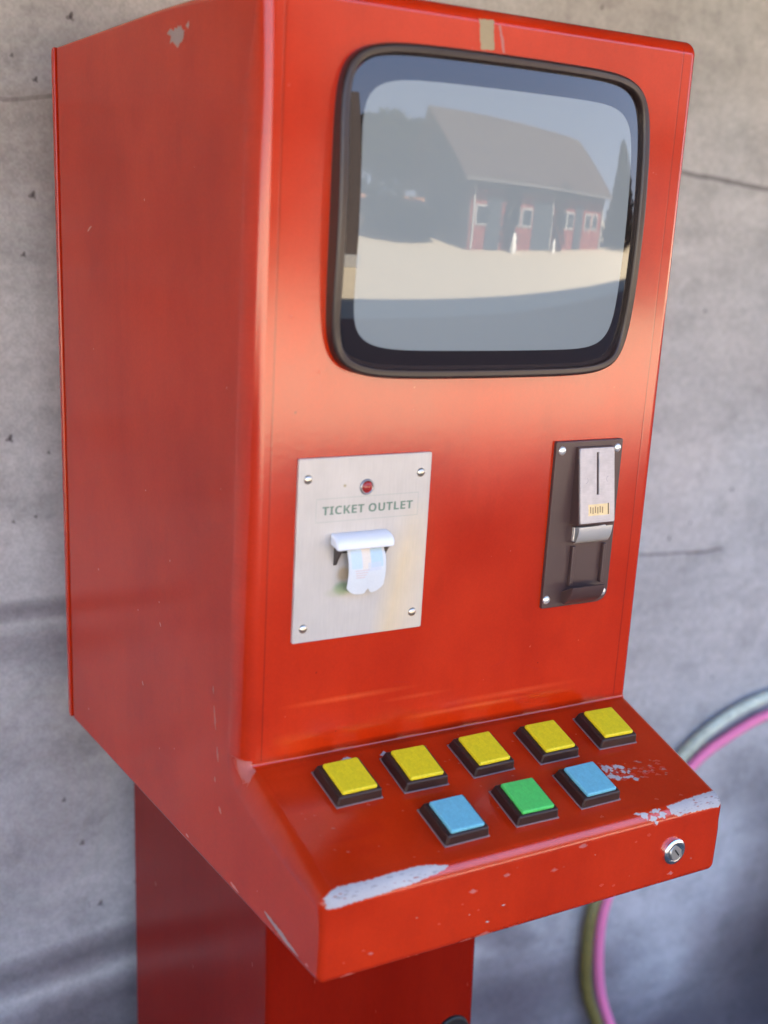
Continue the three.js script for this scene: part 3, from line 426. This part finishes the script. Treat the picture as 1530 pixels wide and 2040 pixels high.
// ---- push buttons on the deck
{
  const base = (() => { const g = new RoundedBoxGeometry(0.0525, 0.0515, 0.012, 3, 0.003), p = g.attributes.position; for (let i = 0; i < p.count; i++) { const k = p.getZ(i) > 0 ? 0.95 : 1; p.setX(i, p.getX(i) * k); p.setY(i, p.getY(i) * k); } g.computeVertexNormals(); g.translate(0, 0, 0.0055); return g; })();
  const flange = new RoundedBoxGeometry(0.0540, 0.0530, 0.0016, 2, 0.0007).translate(0, 0, 0.0006);
  const capG = new RoundedBoxGeometry(0.0400, 0.0425, 0.0050, 4, 0.0022).translate(0, 0, 0.0128); planarUV(capG, -0.02, 0.02, -0.021, 0.021);
  const capTex = canvasTex(128, 128, (c, w, h) => { c.fillStyle = '#ffffff'; c.fillRect(0, 0, w, h); grain(c, w, h, (x, y) => { const k = 240 + (fbm(x / 9, y / 9, 4) - 0.5) * 26 + (vnoise(x / 1.7, y / 1.7, 9) - 0.5) * 18; return [k, k, k]; }); });
  const baseM = phys([0.030, 0.013, 0.010], 0.42, { ior: 1.45 }), flM = std([0.20, 0.13, 0.13], 0.45), bump = capTex.clone(); bump.colorSpace = THREE.NoColorSpace;
  const cap = c => phys(c, 0.52, { map: capTex, bumpMap: bump, bumpScale: 0.0002, ior: 1.45 });
  const M = { yellow: cap([0.84, 0.66, 0.012]), blue: cap([0.17, 0.50, 0.58]), green: cap([0.09, 0.62, 0.12]) };
  const list = [[0.0928, 0.0486, 'yellow'], [0.1715, 0.0492, 'yellow'], [0.2560, 0.0484, 'yellow'], [0.3426, 0.0500, 'yellow'], [0.4280, 0.0475, 'yellow'], [0.1720, 0.1245, 'blue'], [0.2605, 0.1225, 'green'], [0.3455, 0.1195, 'blue']];
  const twist = [0.02, -0.01, 0.015, 0, -0.02, 0.01, -0.015, 0.01];
  list.forEach(([x, d, col], i) => {
    const m = new THREE.Matrix4().makeTranslation(x, -d, 0.0002).multiply(new THREE.Matrix4().makeRotationZ(twist[i])), T = local.clone().multiply(MD).multiply(m);
    const b = new THREE.Mesh(base, baseM); b.name = 'push_button'; b.applyMatrix4(T); b.castShadow = b.receiveShadow = true; machine.add(b); b.userData.label = `black push button with a ${col} cap`;
    part('button_cap', capG, M[col], b, `${col} button cap`); part('button_flange', flange, flM, b);
  });
}
// ---- lock on the lip
{
  const T = ML.clone().multiply(new THREE.Matrix4().makeTranslation(0.4285, -0.0465, 0));
  const pts = [[0.0148, 0], [0.0148, 0.0030], [0.0141, 0.0044], [0.0120, 0.0056], [0.0098, 0.0058], [0.0092, 0.0048], [0.0001, 0.0045]].map(a => new THREE.Vector2(...a));
  const chrome = steel([0.86, 0.85, 0.83], 0.24);
  const lk = put('lock', new THREE.LatheGeometry(pts, 40).rotateX(Math.PI / 2).applyMatrix4(T), chrome, machine, 'small chrome cylinder lock');
  put('lock_plug', new THREE.CylinderGeometry(0.0084, 0.0088, 0.0016, 32).rotateX(Math.PI / 2).rotateY(0.12).rotateX(-0.16).translate(0, 0, 0.0052).applyMatrix4(T), steel([0.70, 0.69, 0.67], 0.3), lk);
  put('keyhole', box(0.0016, 0.0090, 0.0012, 0, 0, 0).rotateZ(0.7).rotateY(0.12).rotateX(-0.16).translate(0.0006, 0, 0.0058).applyMatrix4(T), std([0.01, 0.01, 0.01], 0.6), lk);
}

// ---------------------------------------------------------------- hoses on the wall behind the deck
function hose(name, label, cat, pts, r, mat, group) {
  const c = new THREE.CatmullRomCurve3(pts.map(p => V3(...p))), o = pts[0];
  const g = new THREE.TubeGeometry(c, 260, r, 14); 
  g.translate(-o[0], -o[1], -o[2]); const m = new THREE.Mesh(g, mat); m.name = name; m.position.set(...o); tag(m, label, cat, group); scene.add(shade(m));
}
{
  const tex = canvasTex(2048, 64, (c, w, h) => { // pale green, its lower run painted olive for shade and ground reflection
    c.fillStyle = '#c9d3c3'; c.fillRect(0, 0, w, h); const g = c.createLinearGradient(0, 0, w, 0); g.addColorStop(0, 'rgba(112,100,48,1)'); g.addColorStop(0.25, 'rgba(112,100,48,0.95)'); g.addColorStop(0.36, 'rgba(140,136,90,0.25)'); g.addColorStop(0.40, 'rgba(140,136,90,0)'); c.fillStyle = g; c.fillRect(0, 0, w, h);
    grain(c, w, h, (x, y, r, gg, b) => { const k = 1 + (vnoise(x / 3, y / 3, 5) - 0.5) * 0.18 + (fbm(x / 60, y / 20, 8) - 0.5) * 0.2; return [r * k, gg * k, b * k]; });
  });
  const z = -0.10;
  hose('garden_hose', 'pale green garden hose arching along the wall, outside the pink one', 'hose', [[0.98, G + 0.02, 0.35], [1.10, G + 0.04, 0.08], [1.075, -1.0, -0.06], [1.05, -0.91, -0.09], [1.026, -0.839, z], [1.016, -0.753, z], [1.023, -0.668, z], [1.059, -0.59, z], [1.142, -0.477, z], [1.238, -0.387, z], [1.336, -0.338, z], [1.444, -0.314, z], [1.62, -0.32, z], [1.78, -0.43, z], [1.86, -0.62, z], [1.85, -0.85, z], [1.8, -1.02, -0.04], [1.74, G + 0.02, 0.2], [1.5, G + 0.015, 0.6]], 0.0112, std(0xffffff, 0.45, { map: tex }), undefined);
  hose('pink_hose', 'bright pink hose running along the inside of the green one', 'hose', [[1.03, G + 0.02, 0.38], [1.16, G + 0.04, 0.1], [1.11, -1.02, -0.05], [1.084, -0.921, -0.09], [1.061, -0.85, z], [1.047, -0.761, z], [1.051, -0.675, z], [1.085, -0.596, z], [1.157, -0.5, z], [1.267, -0.412, z], [1.342, -0.38, z], [1.45, -0.352, z], [1.6, -0.36, z], [1.74, -0.45, z], [1.81, -0.62, z], [1.80, -0.85, z], [1.75, -1.02, -0.04], [1.69, G + 0.02, 0.2], [1.48, G + 0.015, 0.66]], 0.0098, std([0.86, 0.22, 0.42], 0.4));
}

// ---------------------------------------------------------------- the yard that the screen mirrors
{
  const BX0 = 7.6, BX1 = 19.8, BZ = 13.3, BD = 7, eave = 1.55, ridge = 4.6;
  const t = thing('barn', 'long brick barn with a broad brown roof across the yard, mirrored in the screen', 'barn', [BX0, G, BZ]);
  const loc = g => g.translate(-BX0, -G, -BZ);
  const brick = canvasTex(512, 512, (c, w, h) => { c.fillStyle = '#6a5c54'; c.fillRect(0, 0, w, h); const R = rng(3); for (let j = 0; j < 32; j++) for (let i = -1; i < 16; i++) { const k = 0.8 + 0.4 * R(); c.fillStyle = `rgb(${126 * k},${56 * k},${46 * k})`; c.fillRect(i * 32 + (j % 2) * 16 + 1, j * 16 + 1, 30, 14); } }); brick.wrapS = brick.wrapT = THREE.RepeatWrapping; brick.repeat.set(6, 2);  // brick kept dark in its colour to stand in for a shaded front
  part('wall', loc(box(BX1 - BX0, eave - G, BD, (BX0 + BX1) / 2, (eave + G) / 2, BZ + BD / 2)), std(0xffffff, 0.9, { map: brick }), t);
  part('timber_band', loc(box(BX1 - BX0 + 0.1, 0.4, 0.1, (BX0 + BX1) / 2, eave - 0.25, BZ - 0.05)), std([0.035, 0.03, 0.028], 0.8), t);
  part('gable_cladding', loc(box(0.08, eave - G, BD, BX0 - 0.05, (eave + G) / 2, BZ + BD / 2)), std([0.04, 0.045, 0.05], 0.8), t);
  const rs = new THREE.Shape(); rs.moveTo(-0.5, eave + 0.0); rs.lineTo(BD / 2, ridge); rs.lineTo(BD + 0.9, eave - 0.28); rs.lineTo(BD + 0.9, eave - 0.5); rs.lineTo(BD / 2, ridge - 0.25); rs.lineTo(-0.5, eave - 0.22); rs.closePath();
  const tile = canvasTex(256, 256, (c, w, h) => { c.fillStyle = '#4a3b32'; c.fillRect(0, 0, w, h); grain(c, w, h, (x, y, r, g, b) => { const k = (y % 16 < 3 ? 0.6 : 1) * (0.85 + 0.3 * hash(Math.floor(x / 10 + (Math.floor(y / 16) % 2) * 0.5), Math.floor(y / 16), 4)); return [r * k, g * k, b * k]; }); }); tile.wrapS = tile.wrapT = THREE.RepeatWrapping; tile.repeat.set(0.5, 0.5);
  part('roof', loc(new THREE.ExtrudeGeometry(rs, { depth: BX1 - BX0 + 1.2, bevelEnabled: false }).rotateY(-Math.PI / 2).translate(BX1 + 0.6, 0, BZ)), std(0xffffff, 0.9, { map: tile }), t);
  const gs = new THREE.Shape(); gs.moveTo(0, eave - 0.3); gs.lineTo(BD / 2, ridge - 0.3); gs.lineTo(BD, eave - 0.3); gs.closePath();
  part('gable', loc(new THREE.ExtrudeGeometry(gs, { depth: BX1 - BX0, bevelEnabled: false }).rotateY(-Math.PI / 2).translate(BX1, 0, BZ)), std([0.04, 0.045, 0.05], 0.8), t);
  for (const x of [7.75, 13.4, 19.6]) part('drainpipe', loc(new THREE.CylinderGeometry(0.05, 0.05, eave - G - 0.3, 10).translate(x, (eave + G) / 2 - 0.1, BZ - 0.12)), std([0.4, 0.4, 0.38], 0.5), t);
  part('gutter', loc(box(BX1 - BX0 + 1.2, 0.12, 0.14, (BX0 + BX1) / 2, eave - 0.14, BZ - 0.57)), std([0.14, 0.13, 0.12], 0.5), t);
  for (const [x, w, h] of [[9.0, 0.9, 2.0], [12.6, 1.6, 2.0], [16.4, 0.9, 2.0]]) part('door', loc(box(w, h, 0.1, x, G + h / 2, BZ - 0.02)), std([0.03, 0.04, 0.05], 0.6), t);
  for (const x of [8.3, 10.4, 11.3, 14.6, 15.4, 17.6, 18.6]) { const f = part('window', loc(box(0.8, 0.75, 0.08, x, G + 1.3, BZ - 0.01)), std([0.4, 0.4, 0.38], 0.5), t); part('pane', loc(box(0.66, 0.6, 0.02, x, G + 1.3, BZ - 0.06)), std([0.02, 0.03, 0.04], 0.08), f); }
}
const bark = std([0.06, 0.045, 0.035], 0.9);
function tree(name, label, x, z, h, r, c, seed, n = 2600, conifer = false) {
  const R = rng(seed), t = thing(name, label, 'tree', [x, G, z]); const blobs = [];
  if (conifer) for (let k = 0; k < 9; k++) { const f = k / 9; blobs.push([0, h * (0.1 + 0.86 * f), 0, r * (1 - f) + 0.12, h * 0.09]); } else for (let k = 0; k < 9; k++) blobs.push([(R() - 0.5) * r * 1.3, h * (0.42 + 0.45 * R()), (R() - 0.5) * r * 1.3, r * (0.35 + 0.3 * R()), h * (0.12 + 0.08 * R())]);
  part('trunk', new THREE.CylinderGeometry(0.06 + h * 0.006, 0.08 + h * 0.02, h * 0.75, 10).translate(0, h * 0.375, 0), bark, t); part('crown', leafy(R, blobs, n, h * 0.035), leafM(c), t);
}
tree('broadleaf_tree', 'bushy green tree left of the barn, mirrored at the left of the screen', 5.2, 21, 6.6, 2.6, [0.17, 0.27, 0.06], 31);
tree('broadleaf_tree', 'low dark green tree nearest the barn gable, mirrored in the screen', 7.6, 23, 6.0, 2.2, [0.11, 0.19, 0.05], 37);
tree('broadleaf_tree', 'lighter green tree farthest left of the barn, mirrored in the screen', 2.6, 26, 7.0, 3.4, [0.19, 0.29, 0.07], 41);
tree('conifer', 'tall dark conifer right of the barn, mirrored at the right of the screen', 25.5, 14.5, 6.4, 2.0, [0.03, 0.055, 0.025], 43, 2600, true);
tree('conifer', 'shorter dark conifer beside the barn end, mirrored at the right of the screen', 22.4, 13.0, 4.8, 1.7, [0.035, 0.06, 0.03], 47, 2200, true);
{
  const R = rng(61); const mk = (x, w, label) => { const t = thing('climbing_plant', label, 'plant', [x, G, 13.1]); const b = []; for (let k = 0; k < 9; k++) b.push([(R() - 0.5) * w * 0.4, 0.15 + 0.3 * k, (R() - 0.5) * 0.1, w * 0.5, 0.3]); part('foliage', leafy(R, b, 900, 0.09), leafM([0.06, 0.16, 0.04]), t); };
  mk(10.0, 0.9, 'narrow climbing plant left of the barn doors, mirrored in the screen'); mk(14.0, 1.1, 'bushy climbing plant between the barn doors, mirrored in the screen');
  const urn = (x, z, h, label) => { const t = thing('garden_statue', label, 'statue', [x, G, z]); const M = std([0.75, 0.74, 0.70], 0.7); part('plinth', box(0.32 * h, h * 0.4, 0.32 * h, 0, h * 0.2, 0, 0.02), M, t); part('figure', new THREE.LatheGeometry([[0.16, 0], [0.20, 0.12], [0.13, 0.3], [0.18, 0.5], [0.07, 0.62], [0.11, 0.72], [0.001, 0.82]].map(a => new THREE.Vector2(a[0] * h, a[1] * h * 0.75)), 20).translate(0, h * 0.4, 0), M, t); };
  urn(9.9, 12.5, 0.75, 'larger white statue in front of the barn, mirrored mid-screen'); urn(13.0, 12.4, 0.55, 'smaller white statue in front of the barn, mirrored right of the larger one');
  const shed = thing('low_shed', 'low shed with an orange roof at the left of the yard, mirrored in the screen', 'shed', [4.2, G, 18.5]); part('wall', box(4.5, 1.6, 3, 0, 0.8, 0), std([0.09, 0.075, 0.055], 0.9), shed); part('roof', box(5, 0.16, 3.6, 0, 1.68, 0).rotateX(0.0), std([0.42, 0.2, 0.1], 0.85), shed);
  const bush = thing('shrub', 'round sunlit shrub in front of the low shed, mirrored at the left of the screen', 'shrub', [5.2, G, 15.5]); part('foliage', leafy(R, [[0, 0.9, 0, 1.3, 0.9], [0.9, 0.7, 0.2, 0.9, 0.7], [-0.9, 1.3, 0.3, 1.0, 1.1]], 2600, 0.12), leafM([0.19, 0.29, 0.06]), bush);
  const post = thing('timber_post', 'thick dark timber post at the left of the yard, mirrored at the screen edge', 'post', [1.75, G, 9.5]); part('shaft', box(0.34, 4.0, 0.34, 0, 2.0, 0, 0.03), std([0.05, 0.04, 0.035], 0.85), post); part('foot', box(0.46, 0.3, 0.46, 0, 0.15, 0, 0.02), std([0.3, 0.3, 0.29], 0.9), post);
}

renderer.render(scene, camera);
